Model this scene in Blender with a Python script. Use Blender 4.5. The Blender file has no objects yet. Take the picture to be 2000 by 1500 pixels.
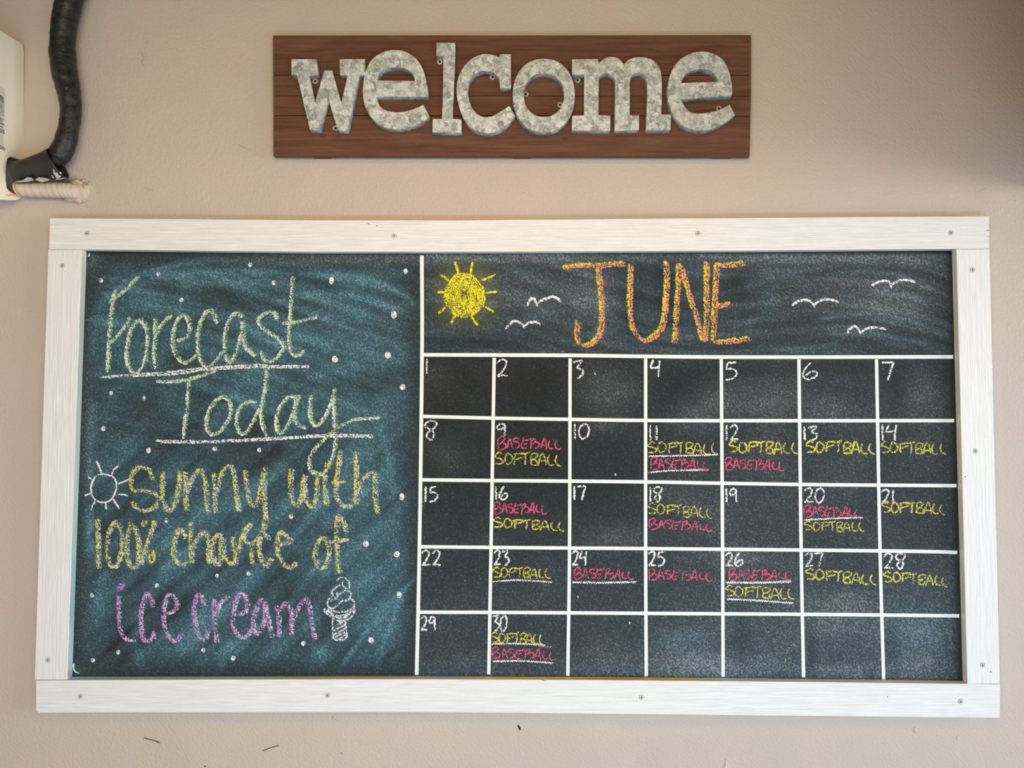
import bpy, bmesh, math, random
import numpy as np
from mathutils import Vector, Matrix

random.seed(7); RNG = np.random.RandomState(11)
S = bpy.context.scene
COL = S.collection

# ------------------------------------------------------------------ camera
F = 1500.0                                   # focal length in px of a 2000 px wide frame
CAM = Vector((0.0163, -2.1964, 1.6296))
MR = (Matrix.Rotation(0.01151, 3, 'Z') @ Matrix.Rotation(math.pi/2 + 0.04035, 3, 'X') @ Matrix.Rotation(0.00145, 3, 'Z'))
cd = bpy.data.cameras.new('camera'); cam = bpy.data.objects.new('camera', cd); COL.objects.link(cam)
cam.matrix_world = Matrix.Translation(CAM) @ MR.to_4x4()
cd.sensor_fit = 'HORIZONTAL'; cd.sensor_width = 36.0; cd.lens = 36.0 * F / 2000.0; cd.clip_start = 0.05
S.camera = cam

# ------------------------------------------------------------------ world, light, exposure
S.view_settings.view_transform = 'Standard'; S.view_settings.look = 'None'
S.view_settings.exposure = 0.0; S.view_settings.gamma = 1.0
S.view_settings.use_curve_mapping = False
S.cycles.transparent_max_bounces = 48        # chalk strokes lie over one another
w = bpy.data.worlds.new('world'); S.world = w; w.use_nodes = True
bg = w.node_tree.nodes['Background']; bg.inputs[0].default_value = (0.385, 0.60, 1.0, 1); bg.inputs[1].default_value = 0.78

def area(name, loc, target, sx, sy, power, color):
    l = bpy.data.lights.new(name, 'AREA'); l.shape = 'RECTANGLE'; l.size = sx; l.size_y = sy
    l.energy = power; l.color = color
    o = bpy.data.objects.new(name, l); COL.objects.link(o); o.location = loc
    o.rotation_euler = (Vector(target) - Vector(loc)).to_track_quat('-Z', 'Y').to_euler()
    return o
L_SIDE = area('side_window_daylight', (6.6, -2.3, 1.55), (-0.5, 0.0, 1.9), 2.6, 1.6, 216, (1.0, 0.986, 0.944))
L_HIGH = area('serving_window_daylight', (-0.1, -3.4, 2.1), (-0.1, 0, 2.0), 2.6, 0.8, 49, (1.0, 0.816, 0.429))
L_LOW = area('low_front_daylight', (0.5, -2.9, 0.30), (0.5, 0, 1.0), 3.4, 0.5, 50, (0.3, 0.62, 1.0))
L_FILL = area('added_warm_fill', (0.1, -1.9, 2.95), (0.1, -1.3, 0.0), 1.2, 0.6, 17, (1.0, 0.471, 0.059))  # added warm fill, no known fixture; brightens the middle of the wall

# ------------------------------------------------------------------ helpers
MRn = np.array(MR); CN = np.array(CAM)
def rays(px, py):
    px = np.asarray(px, float); py = np.asarray(py, float)
    d = np.stack([(px-1000)/F, -(py-750)/F, -np.ones_like(px)], -1)
    return d @ MRn.T
def P(px, py, dep=0.0):                       # point at that distance in front of the back wall (plane y=-dep)
    d = rays(px, py); t = (-dep - CN[1]) / d[..., 1]
    return CN + d * t[..., None]
def PX(px, py, x0):                           # point on the vertical plane x = x0
    d = rays(px, py); t = (x0 - CN[0]) / d[..., 0]
    return CN + d * t[..., None]
PXM = 0.001463                                # metres per photo pixel on the wall

def mat(name, base=(.5,.5,.5), rough=.6, metal=0.0, spec=.3):
    m = bpy.data.materials.new(name); m.use_nodes = True
    b = m.node_tree.nodes['Principled BSDF']
    b.inputs['Base Color'].default_value = (*base, 1); b.inputs['Roughness'].default_value = rough
    b.inputs['Metallic'].default_value = metal; b.inputs['Specular IOR Level'].default_value = spec
    return m
class N:
    def __init__(s, m): s.m = m; s.t = m.node_tree; s.b = s.t.nodes.get('Principled BSDF')
    def n(s, typ, **kw):
        nd = s.t.nodes.new(typ)
        for k, v in kw.items():
            if k.startswith('i_'):
                key = k[2:]; key = int(key) if key.isdigit() else key.replace('_', ' ')
                nd.inputs[key].default_value = v
            else: setattr(nd, k, v)
        return nd
    def l(s, a, b): s.t.links.new(a, b)
    def coords(s, scale=(1,1,1), rot=(0,0,0)):
        tc = s.n('ShaderNodeTexCoord'); mp = s.n('ShaderNodeMapping')
        mp.inputs['Scale'].default_value = scale; mp.inputs['Rotation'].default_value = rot
        s.l(tc.outputs['Object'], mp.inputs[0]); return mp.outputs[0]
    def slant(s, deg, scale):                     # turn first, then stretch
        a = s.coords((1, 1, 1), (0, math.radians(deg), 0)); mp = s.n('ShaderNodeMapping'); mp.inputs['Scale'].default_value = scale
        s.l(a, mp.inputs[0]); return mp.outputs[0]
    def noise(s, vec, scale, detail=2, rough=.5, dist=0):
        nd = s.n('ShaderNodeTexNoise'); nd.inputs['Scale'].default_value = scale; nd.inputs['Detail'].default_value = detail
        nd.inputs['Roughness'].default_value = rough; nd.inputs['Distortion'].default_value = dist
        s.l(vec, nd.inputs['Vector']); return nd.outputs['Fac']
    def ramp(s, fac, stops, interp='LINEAR'):
        r = s.n('ShaderNodeValToRGB'); r.color_ramp.interpolation = interp
        e = r.color_ramp.elements
        while len(e) < len(stops): e.new(.5)
        for el, (p, c) in zip(e, stops):
            el.position = p; el.color = (*c, 1) if len(c) == 3 else c
        s.l(fac, r.inputs[0]); return r.outputs[0]
    def rng(s, fac, a, b, c=0, d=1):
        r = s.n('ShaderNodeMapRange'); r.inputs[1].default_value = a; r.inputs[2].default_value = b
        r.inputs[3].default_value = c; r.inputs[4].default_value = d; s.l(fac, r.inputs[0]); return r.outputs[0]
    def math(s, op, a, b=None):
        r = s.n('ShaderNodeMath', operation=op)
        for i, v in enumerate((a, b)):
            if v is None: continue
            if isinstance(v, (int, float)): r.inputs[i].default_value = v
            else: s.l(v, r.inputs[i])
        return r.outputs[0]
    def mix(s, fac, a, b, mode='MIX'):
        r = s.n('ShaderNodeMixRGB', blend_type=mode)
        for i, v in enumerate((fac, a, b)):
            if isinstance(v, (int, float)): r.inputs[i].default_value = v
            elif isinstance(v, tuple): r.inputs[i].default_value = (*v, 1)
            else: s.l(v, r.inputs[i])
        return r.outputs[0]
    def bump(s, h, strength, dist=.001):
        b = s.n('ShaderNodeBump'); b.inputs['Strength'].default_value = strength; b.inputs['Distance'].default_value = dist
        s.l(h, b.inputs['Height']); s.l(b.outputs[0], s.b.inputs['Normal'])
    def color(s, c): s.l(c, s.b.inputs['Base Color'])
def srgb(r, g, b):
    f = lambda v: (v/255/12.92) if v/255 <= .04045 else ((v/255+.055)/1.055)**2.4
    return (f(r), f(g), f(b))

def link(name, me, m=None, parent=None, label=None, cat=None, group=None, kind=None):
    o = bpy.data.objects.new(name, me); COL.objects.link(o)
    if m is not None:
        for q in (m if isinstance(m, (list, tuple)) else [m]): me.materials.append(q)
    if parent is not None:
        o.parent = parent
    if label: o['label'] = label
    if cat: o['category'] = cat
    if group: o['group'] = group
    if kind: o['kind'] = kind
    return o
def thing(name, loc, label, cat, group=None):
    o = bpy.data.objects.new(name, None); COL.objects.link(o); o.location = loc
    o.empty_display_size = .1; o['label'] = label; o['category'] = cat
    if group: o['group'] = group
    return o
def rootloc(parent):
    v = np.zeros(3)
    while parent is not None:
        v += np.array(parent.location); parent = parent.parent
    return v
def mesh(name, V, Fc, parent=None, smooth=False):
    V = np.asarray(V, float) - rootloc(parent)
    me = bpy.data.meshes.new(name); me.from_pydata(V.tolist(), [], [tuple(int(i) for i in f) for f in Fc]); me.update()
    if smooth: me.polygons.foreach_set('use_smooth', [True]*len(me.polygons))
    return me
def fixn(me):
    bm = bmesh.new(); bm.from_mesh(me); bmesh.ops.recalc_face_normals(bm, faces=bm.faces); bm.to_mesh(me); bm.free()
def bevel(me, w, seg=2):
    bm = bmesh.new(); bm.from_mesh(me); bmesh.ops.recalc_face_normals(bm, faces=bm.faces)
    ed = [e for e in bm.edges if len(e.link_faces) == 2 and e.calc_face_angle(0) > .5]
    bmesh.ops.bevel(bm, geom=ed, offset=w, segments=seg, affect='EDGES', profile=.5)
    bm.to_mesh(me); bm.free()
def prism_px(name, pts, d0, d1, parent, m, bev=0.0, **kw):
    """solid whose front face is the polygon seen at depth d1, running straight back to depth d0"""
    A = P([p[0] for p in pts], [p[1] for p in pts], d1); B = A.copy(); B[:, 1] = -d0
    n = len(pts); V = np.vstack([A, B])
    Fc = [list(range(n)), list(range(2*n-1, n-1, -1))] + [[i, i+n, (i+1) % n+n, (i+1) % n] for i in range(n)]
    me = mesh(name, V, Fc, parent)
    if bev: bevel(me, bev)
    else: fixn(me)
    return link(name, me, m, parent, **kw)
def box(name, a, b, m, parent=None, bev=0.0, **kw):
    V = [(x, y, z) for x in (a[0], b[0]) for y in (a[1], b[1]) for z in (a[2], b[2])]
    Fc = [(0,1,3,2),(4,6,7,5),(0,4,5,1),(2,3,7,6),(0,2,6,4),(1,5,7,3)]
    me = mesh(name, V, Fc, parent)
    if bev: bevel(me, bev)
    else: fixn(me)
    return link(name, me, m, parent, **kw)
def catmull(pts, step=2.5, closed=False):
    p = np.asarray(pts, float)
    if len(p) < 3 and not closed:
        n = max(2, int(np.linalg.norm(p[-1]-p[0])/step)+1); t = np.linspace(0, 1, n)[:, None]
        return p[0]*(1-t)+p[-1]*t
    if closed: q = np.vstack([p[-1], p, p[0], p[1]])
    else: q = np.vstack([2*p[0]-p[1], p, 2*p[-1]-p[-2]])
    out = []
    for i in range(1, len(q)-2):
        a, b, c, d = q[i-1:i+3]; n = max(2, int(np.linalg.norm(c-b)/step)+1)
        for t in np.linspace(0, 1, n, endpoint=False):
            out.append(.5*((2*b)+(-a+c)*t+(2*a-5*b+4*c-d)*t*t+(-a+3*b-3*c+d)*t**3))
    if not closed: out.append(q[-2])
    return np.array(out)
def Z(x0, y0, sc):                            # reading of an enlarged detail -> photo pixels
    return lambda pts: [(x0+x/sc, y0+y/sc) for x, y in pts]

# ------------------------------------------------------------------ materials of the setting
def wall_paint():
    m = mat('taupe_wall_paint', srgb(200,186,172), .55, 0, .35); k = N(m); c = k.coords()
    n1 = k.noise(c, 2.2, 3, .55); n2 = k.noise(c, 9, 2)
    col = k.ramp(n1, [(.3, srgb(196,183,168)), (.7, srgb(203,185,173))])
    col = k.mix(k.rng(n2, .35, .65, 0, .25), col, srgb(202,190,168))
    k.color(col)
    cs = k.slant(-50, (.6, 1, 1.1))
    h = k.math('ADD', k.noise(cs, 150, 2, .5, .3), k.math('MULTIPLY', k.noise(c, 520, 1), .25))
    h = k.math('ADD', h, k.math('MULTIPLY', k.noise(c, 3, 2), 1.5))
    k.bump(h, .6, .0028); return m
M_WALL = wall_paint()
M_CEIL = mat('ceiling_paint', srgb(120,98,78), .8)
M_FLOOR = mat('floor_vinyl', srgb(212,192,150), .5)

# ------------------------------------------------------------------ setting
def slab(name, a, b, m): return box(name, a, b, m, kind='structure')
wall_back = slab('wall_back', (-2.9, 0, 0), (2.8, .12, 3.02), M_WALL)
slab('wall_left', (-3.02, -5, 0), (-2.9, .12, 3.02), M_WALL)
# right wall with a wide low window opening
V = []; 
slab('floor', (-3.02, -5, -.1), (2.92, .12, 0), M_FLOOR)
slab('ceiling', (-3.02, -5, 3.02), (2.92, .12, 3.12), M_CEIL)
# added unseen bulkhead, upper right outside the view, plan shaped to shade that corner
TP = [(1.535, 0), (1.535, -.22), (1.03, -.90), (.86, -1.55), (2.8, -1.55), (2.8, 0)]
n_ = len(TP); tm = mesh('added_shade_block_1', [(x, y, 2.27) for x, y in TP]+[(x, y, 3.02) for x, y in TP], [list(range(n_)), list(range(2*n_-1, n_-1, -1))]+[(i, (i+1) % n_, (i+1) % n_+n_, i+n_) for i in range(n_)])
fixn(tm); link('added_shade_block_1', tm, M_CEIL, kind='structure')

# scuffs and paint drips on the wall
M_SCUFF = mat('black_scuff', srgb(38,32,30), .6); M_FAINT = mat('faint_scuff', srgb(164,146,132), .6)
M_DRIP = mat('paint_drip', srgb(212,200,186), .4)
M_DRIP2 = mat('yellow_chalk_speck', srgb(214,196,120), .9)
def ribbon_mesh(name, strokes, dep, parent):
    """strokes: (pts, width px, material index, jitter)"""
    V = []; Fc = []; UV = []; MI = []
    for si, (pts, wd, mi, jit) in enumerate(strokes):
        q = catmull(pts, 2.2)
        if jit: q = q + RNG.normal(0, jit, q.shape)
        T = np.gradient(q, axis=0); L = np.linalg.norm(T, axis=1)+1e-6; T = T/L[:, None]
        Nn = np.stack([-T[:, 1], T[:, 0]], 1)
        n = len(q); ww = wd*.5*(1+.13*np.interp(np.arange(n), np.arange(0, n+6, 5), RNG.normal(0, 1, len(np.arange(0, n+6, 5))))) if jit else np.full(n, wd*.5)
        if n > 3 and jit: ww[0] *= .7; ww[-1] *= .7
        s = np.concatenate([[0], np.cumsum(np.linalg.norm(np.diff(q, axis=0), axis=1))])
        A = q+Nn*ww[:, None]; B = q-Nn*ww[:, None]; d = dep+si*.000015
        b0 = len(V); a3 = P(A[:, 0], A[:, 1], d); b3 = P(B[:, 0], B[:, 1], d)
        for i in range(n): V += [a3[i], b3[i]]
        for i in range(n-1):
            Fc.append((b0+2*i, b0+2*i+1, b0+2*i+3, b0+2*i+2)); MI.append(mi)
            UV += [(s[i]*.01, 0), (s[i]*.01, 1), (s[i+1]*.01, 1), (s[i+1]*.01, 0)]
    me = mesh(name, V, Fc, parent)
    uv = me.uv_layers.new(name='UVMap'); uv.data.foreach_set('uv', np.array(UV, 'f').ravel())
    me.polygons.foreach_set('material_index', MI); me.update(); return me
for pts, wd in [([(281,1441),(291,1444),(303,1447),(312,1451)], 1.6), ([(513,1467),(527,1461),(545,1456)], 1.3), ([(399,1498),(402,1496.5)], 1.6), ([(666,1471),(667.5,1471.5)], 1.8), ([(1012,1417),(1014,1421),(1016,1426)], 4.0),
                ([(274,100),(278,106),(280,113),(277,120),(281,128)], 0.8), ([(466,283),(478,289),(490,294)], 0.6), ([(1905,375),(1916,372),(1925,367)], .6), ([(281,367),(292,370),(300,372)], .6)]:
    link('scuff_mark', ribbon_mesh('scuff_mark', [(pts, wd, 0, .15)], .0006, wall_back), M_SCUFF if wd > 1 else M_FAINT, wall_back)
def blob(name, c, rx, ry, depth, dr, m, parent, seed=0, amp=.15, seg=14, **kw):
    bm = bmesh.new(); bmesh.ops.create_icosphere(bm, subdivisions=3 if seg > 12 else 2, radius=1)
    r = random.Random(seed); ph = [(r.uniform(1, 4), r.uniform(1, 4), r.uniform(0, 6)) for _ in range(5)]
    C0 = P(c[0], c[1], depth)
    for v in bm.verts:
        p = v.co.copy(); f = 1+amp*sum(math.sin(a*p.x*2+b*p.z*2+h+p.y*3) for a, b, h in ph)/2.2
        v.co = Vector((C0[0]+p.x*rx*PXM*f, C0[1]+p.y*dr*f, C0[2]+p.z*ry*PXM*f))-Vector(rootloc(parent))
    for f in bm.faces: f.smooth = True
    me = bpy.data.meshes.new(name); bm.to_mesh(me); bm.free(); return link(name, me, m, parent, **kw)
for i, (x, y, rx, ry) in enumerate([(1788,1425,3,4.5), (1871,1441,2.2,3.2), (1418,1492,2,8), (1417,1499,3,3)]):
    blob('paint_drip', (x, y), rx, ry, .0005, .0025, M_DRIP, wall_back, i, .1, 8)
blob('chalk_speck', (652,1401), 3, 3, .0002, .0008, M_DRIP2, wall_back, 3, .3, 8)

# ------------------------------------------------------------------ chalkboard
D_PAN, D_FR = .012, .0365
BX = thing('chalkboard', tuple(P(1010, 1398, 0)), 'large chalkboard calendar for June in a white wooden frame', 'chalkboard')

def white_wood(name, horizontal):
    m = mat(name, srgb(236,233,228), .45, 0, .4); k = N(m)
    sc = (.45, 1, 20) if horizontal else (20, 1, .45)
    c = k.coords(sc)
    wv = k.noise(c, 9, 4, .6, .6); fine = k.noise(c, 26, 2, .5, .2)
    line = k.rng(wv, .46, .60)
    h = k.math('ADD', k.math('MULTIPLY', line, .8), fine)
    k.color(k.mix(k.rng(fine, .3, .75), srgb(226,225,220), srgb(245,244,240)))
    k.bump(h, .55, .0012); return m
M_WH = white_wood('white_painted_wood_rail', True); M_WV = white_wood('white_painted_wood_stile', False)

def panel_grid():
    """fine grid of the painted board; chalk smears are laid down as worked-in pigment"""
    x0, x1, y0, y1 = 78, 1946, 437, 1384
    nx, ny = 620, 320
    gx, gy = np.meshgrid(np.linspace(0, 1, nx), np.linspace(y0, y1, ny)); gl = 102-(gy-434)*.0289; gx = gl+(1926+(gy-434)*.0219-gl)*gx
    def vnoise(fx, fy, seed, oct=3):
        out = np.zeros_like(fx); amp = 1; tot = 0
        for o in range(oct):
            r = np.random.RandomState(seed+o); n = 97; g = r.rand(n, n)
            ix = np.floor(fx).astype(int); iy = np.floor(fy).astype(int); tx = fx-ix; ty = fy-iy
            tx = tx*tx*(3-2*tx); ty = ty*ty*(3-2*ty)
            a = g[ix % n, iy % n]; b = g[(ix+1) % n, iy % n]; c = g[ix % n, (iy+1) % n]; d = g[(ix+1) % n, (iy+1) % n]
            out += amp*((a*(1-tx)+b*tx)*(1-ty)+(c*(1-tx)+d*tx)*ty); tot += amp; amp *= .55; fx = fx*2.1+7; fy = fy*2.1+3
        return out/tot
    def blobf(cx, cy, rx, ry, rot=0, p=2.0):
        c, s = math.cos(math.radians(rot)), math.sin(math.radians(rot)); X = (gx-cx)*c+(gy-cy)*s; Y = -(gx-cx)*s+(gy-cy)*c
        return np.exp(-(np.abs(X/rx)**p+np.abs(Y/ry)**p))
    def streak(pts, wd, seed=0, fray=.6):
        q = catmull(pts, 6); out = np.zeros_like(gx); L = len(q)
        r = np.random.RandomState(seed+int(pts[0][0])); wv = np.interp(np.arange(L), np.linspace(0, L, 6), r.rand(6))*fray+(1-fray)
        for i, (x, y) in enumerate(q):
            R = wd*2.2; j0 = max(0, int((x-R-x0)/(x1-x0)*(nx-1))); j1 = min(nx, int((x+R-x0)/(x1-x0)*(nx-1))+2)
            i0 = max(0, int((y-R-y0)/(y1-y0)*(ny-1))); i1 = min(ny, int((y+R-y0)/(y1-y0)*(ny-1))+2)
            sl = (slice(i0, i1), slice(j0, j1)); v = np.exp(-(((gx[sl]-x)**2+(gy[sl]-y)**2)/(wd*.8)**2))*wv[i]
            e = min(1, i/4+.2, (L-1-i)/4+.2); out[sl] = np.maximum(out[sl], v*e)
        return out
    sm = lambda v, a, b: np.clip((v-a)/(b-a), 0, 1)**2*(3-2*np.clip((v-a)/(b-a), 0, 1))
    lx = 160-(gy-490)*.033; divx = 824-np.clip(gy-700, 0, 999)*.0165
    left = (1-sm(gx, divx-6, divx-1)); hdr = (1-left)*(1-sm(gy, 690, 698)); cells = (1-left)*sm(gy, 692, 700)
    # direction of the wiping hand: arcs above, diagonal below
    up = vnoise((gx*1.0+gy*.25)/150, (gy-gx*.18+40*np.sin(gx/180))/17, 5); dn = vnoise((gx*.72-gy*.7)/140+5, (gx*.7+gy*.72)/18, 15)
    tL = sm(gy, 640, 1000); dirn = up*(1-tL)+dn*tL; low = vnoise(gx/120, gy/110, 33, 3)
    blue = np.zeros_like(gx); white = np.zeros_like(gx)
    edge = sm(gx, lx+8, lx+60)*sm(divx-gx, 2, 50)*sm(gy, 498, 548)*sm(1322-gy, 2, 60)
    blue += left*edge*(.27+.9*(low-.45)+1.0*(dirn-.5))
    blue += left*.13
    for pts, wd, a in [([(170,650),(188,600),(240,555),(330,520),(430,506)],9,.42), ([(182,700),(186,640),(215,580),(300,545),(400,532),(520,530)],12,.3),
                       ([(420,508),(520,512),(600,520)],7,.25), ([(480,528),(600,536),(700,545),(780,572),(815,600)],8,.5), ([(650,532),(700,545),(760,560)],9,.45),
                       ([(540,590),(620,575),(700,580),(790,610)],10,.3), ([(350,560),(450,550),(560,560)],14,.3), ([(530,672),(600,664),(650,690)],18,.35),
                       ([(600,740),(680,720),(760,712)],18,.25), ([(740,820),(760,900),(770,980)],14,.25), ([(182,780),(176,880),(175,960)],14,.32),
                       ([(178,960),(174,1010),(178,1080)],16,.45), ([(270,1200),(265,1260),(280,1310)],14,.32), ([(170,1060),(200,1120),(185,1200)],16,.28),
                       ([(820,1120),(760,1180),(700,1255),(665,1305)],7,.5), ([(790,1150),(765,1215),(740,1290),(735,1312)],7,.5), ([(700,1250),(680,1290)],6,.35),
                       ([(560,1190),(600,1130),(640,1080)],9,.4), ([(620,1200),(610,1250),(640,1290)],20,.3), ([(350,1010),(330,1060),(360,1100)],22,.3),
                       ([(300,1120),(360,1080),(420,1020)],12,.25), ([(440,1000),(500,960),(560,900)],14,.2), ([(380,1300),(400,1290)],7,.45),
                       ([(455,1240),(440,1280),(430,1310)],12,.25), ([(600,1000),(640,960),(700,930)],18,.2), ([(520,830),(560,850),(610,800)],20,.3),
                       ([(270,700),(330,690),(400,640)],16,.2), ([(480,800),(460,760),(500,740)],22,.25)]:
        blue += left*1.55*a*streak(pts, wd*.85)*(.45+1.0*dirn)
    white += left*(.05+.05*vnoise(gx/40, gy/40, 70))
    white += left*.16*(np.exp(-((gy-506)/12)**2))*sm(gx, 300, 700)+left*.16*blobf(180,505,18,26)+left*.10*blobf(172,820,14,160)+left*.06*blobf(165,1150,16,150)
    # header
    hn = vnoise((gx+gy*.5)/110, (gy-gx*.12+26*np.sin(gx/120))/12, 90)
    white += hdr*(.08+.22*np.clip(hn-.38, 0, 1)+.16*blobf(1160,590,55,70)+.12*blobf(1650,570,170,55)+.14*np.exp(-((gy-503)/11)**2)+.08*blobf(990,560,110,70)+.12*blobf(1750,600,70,45))
    white -= hdr*.10*(blobf(1230,600,26,60)+blobf(1300,575,26,60)+blobf(1440,560,30,40)+blobf(1150,640,12,30)+blobf(900,670,90,14))
    blue += hdr*(.13+.30*np.clip(hn-.42, 0, 1))
    for pts, wd, a in [([(1535,514),(1600,508),(1680,510),(1720,520)],4,.42), ([(1620,533),(1700,530),(1780,540)],5,.35), ([(1710,531),(1760,540),(1800,552)],4,.45), ([(1700,567),(1760,575),(1810,590)],6,.42),
                       ([(1600,622),(1700,613),(1760,622),(1822,640)],5,.5), ([(1610,650),(1700,650),(1760,662),(1820,672)],6,.42), ([(1510,688),(1600,676),(1650,662)],6,.3),
                       ([(1720,668),(1790,682)],5,.3), ([(1360,499),(1420,502)],5,.4), ([(850,506),(900,505),(980,510)],4,.28), ([(960,545),(1010,531),(1070,522)],3,.3),
                       ([(1180,685),(1210,672)],3,.3), ([(1000,640),(1060,610),(1120,600)],12,.2), ([(1460,560),(1500,540),(1560,535)],14,.25), ([(1100,670),(1200,640),(1260,650)],10,.15), ([(1500,560),(1520,620)],20,.2), ([(1450,650),(1500,600)],12,.2)]:
        blue += hdr*1.3*a*streak(pts, wd, 2)
    # calendar cells
    cn = vnoise((gx+gy)/60, (gy-gx*.5)/18, 120); cl = vnoise(gx/90, gy/80, 140)
    rt = sm(gx, 1060, 1500); bt = sm(gy, 880, 1250)
    white += cells*(.02+.04*cl+(.055*rt+.07*bt)*(.6+.8*cl)+.03*cn)
    for cx, cy, rx, ry, rot, a in [(1190,770,60,48,0,.16),(1380,800,70,30,-25,.15),(1480,785,80,40,0,.15),(1620,800,60,28,10,.17),(1800,770,40,45,0,.15),(1650,900,60,60,0,.10),(1490,900,70,50,0,.08),
                              (870,890,45,30,30,.09),(850,740,30,30,0,.06),(1180,830,40,14,0,.10),(930,1060,60,14,0,.05),(1300,960,40,40,0,.07),(1400,1000,60,50,0,.07),(1220,1050,70,22,0,.12),
                              (1440,1090,100,18,0,.10),(1340,1300,80,26,0,.17),(1460,1300,90,22,0,.12),(1640,1180,55,40,0,.10),(1790,1240,60,30,0,.12),(1780,1300,80,26,0,.15),(1640,1310,80,16,0,.16),(1180,1290,60,30,0,.08),
                              (900,1290,60,16,0,.08),(1040,1180,60,26,0,.06),(1340,960,22,50,0,.05),(1810,850,45,60,0,.05)]:
        white += cells*a*blobf(cx, cy, rx, ry, rot)*(.6+.7*cl)
    dark = cells*(.7*blobf(1330,755,55,36,-25)+.4*blobf(1060,760,60,50)+.5*blobf(1460,725,70,12)+.5*blobf(1640,715,70,14)+.5*blobf(1750,760,28,50)+.4*blobf(1450,1250,16,60)+.5*blobf(1585,1270,10,60)+.5*blobf(1740,1260,16,50))
    for pts, wd, a in [([(1632,1190),(1640,1165),(1670,1160),(1690,1175)],4,.12), ([(1600,1240),(1640,1225),(1700,1240)],4,.10), ([(1300,1235),(1360,1225),(1410,1220)],3,.10), ([(1850,1285),(1780,1295)],4,.06),
                       ([(824,1000),(830,960)],5,.30), ([(830,1250),(900,1260)],3,.06), ([(1600,712),(1700,728)],2.5,.14)]:
        white += cells*a*streak(pts, wd, 4)
    blue += cells*(.02+.05*rt+.12*blobf(1340,1270,70,40)+.20*blobf(1330,1245,60,16,-8)+.12*blobf(1480,1300,90,60)+.26*blobf(1790,1240,75,60)+.08*blobf(1640,1230,80,60)+.14*blobf(1180,1310,260,16)+.10*blobf(900,1315,90,10)+.10*bt)
    yel = .30*blobf(907,573,52,56, p=3.2)*hdr+.03*blobf(1440,540,40,40)*hdr
    grn = .8*blobf(152,1308,7,6)+.2*blobf(160,1315,26,8)
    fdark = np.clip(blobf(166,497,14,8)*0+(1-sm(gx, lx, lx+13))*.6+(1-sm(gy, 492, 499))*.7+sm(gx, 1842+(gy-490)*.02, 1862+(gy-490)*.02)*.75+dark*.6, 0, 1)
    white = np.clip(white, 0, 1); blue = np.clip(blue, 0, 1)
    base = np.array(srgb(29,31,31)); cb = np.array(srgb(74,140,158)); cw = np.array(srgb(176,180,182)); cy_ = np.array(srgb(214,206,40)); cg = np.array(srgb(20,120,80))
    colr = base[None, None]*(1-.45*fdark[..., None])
    b_ = (blue*(1-fdark*.8)*.47)[..., None]; colr = colr*(1-b_)+cb*b_
    w_ = (white*(1-fdark)*.42)[..., None]; colr = colr*(1-w_)+cw*w_
    y_ = yel[..., None]*.45; colr = colr*(1-y_)+cy_*y_
    g_ = grn[..., None]*.6; colr = colr*(1-g_)+cg*g_
    grain = np.clip(white*1.5+blue*.42+.12, 0, 1)*(1-fdark)
    V = P(gx.ravel(), gy.ravel(), D_PAN)
    idx = np.arange(nx*ny).reshape(ny, nx)
    q = np.stack([idx[:-1, :-1], idx[1:, :-1], idx[1:, 1:], idx[:-1, 1:]], -1).reshape(-1, 4)
    # back and rim so the panel is a solid sheet
    ring = np.concatenate([idx[0, :], idx[1:, -1], idx[-1, -2::-1], idx[-2:0:-1, 0]])
    Bk = V[ring].copy(); Bk[:, 1] = -.0005; nb = len(V); V2 = np.vstack([V, Bk])
    rf = [(int(ring[i]), int(ring[(i+1) % len(ring)]), nb+(i+1) % len(ring), nb+i) for i in range(len(ring))]
    me = mesh('board_panel', V2, q.tolist()+rf, BX)
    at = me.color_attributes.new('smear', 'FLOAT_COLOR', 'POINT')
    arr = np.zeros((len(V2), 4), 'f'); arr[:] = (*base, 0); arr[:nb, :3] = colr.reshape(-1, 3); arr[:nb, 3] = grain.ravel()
    at.data.foreach_set('color', arr.ravel()); return me
def board_mat():
    m = mat('chalkboard_paint', (.02,.02,.02), .7, 0, .15); k = N(m)
    a = k.n('ShaderNodeVertexColor'); a.layer_name = 'smear'
    c = k.coords((1, 1, 1)); cs = k.slant(-48, (.48, 1, 1.2))
    n1 = k.noise(cs, 360, 2, .6); n2 = k.noise(c, 170, 2, .6)
    t = k.math('SUBTRACT', .70, k.math('MULTIPLY', a.outputs['Alpha'], .26))
    sp = k.math('SUBTRACT', k.math('ADD', k.math('MULTIPLY', n1, .8), k.math('MULTIPLY', n2, .2)), t)
    sp = k.rng(sp, -.05, .11); 
    amp = k.rng(a.outputs['Alpha'], 0, .6, .25, 1.0)
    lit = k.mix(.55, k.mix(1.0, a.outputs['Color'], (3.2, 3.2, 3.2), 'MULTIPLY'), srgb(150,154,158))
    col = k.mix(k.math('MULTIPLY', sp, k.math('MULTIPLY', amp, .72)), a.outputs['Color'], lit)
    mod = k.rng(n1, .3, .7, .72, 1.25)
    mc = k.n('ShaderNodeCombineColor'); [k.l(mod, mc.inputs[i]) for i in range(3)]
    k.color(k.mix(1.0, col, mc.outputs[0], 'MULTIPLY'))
    k.bump(n1, .25, .0006); return m
link('board_panel', panel_grid(), board_mat(), BX)

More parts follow.
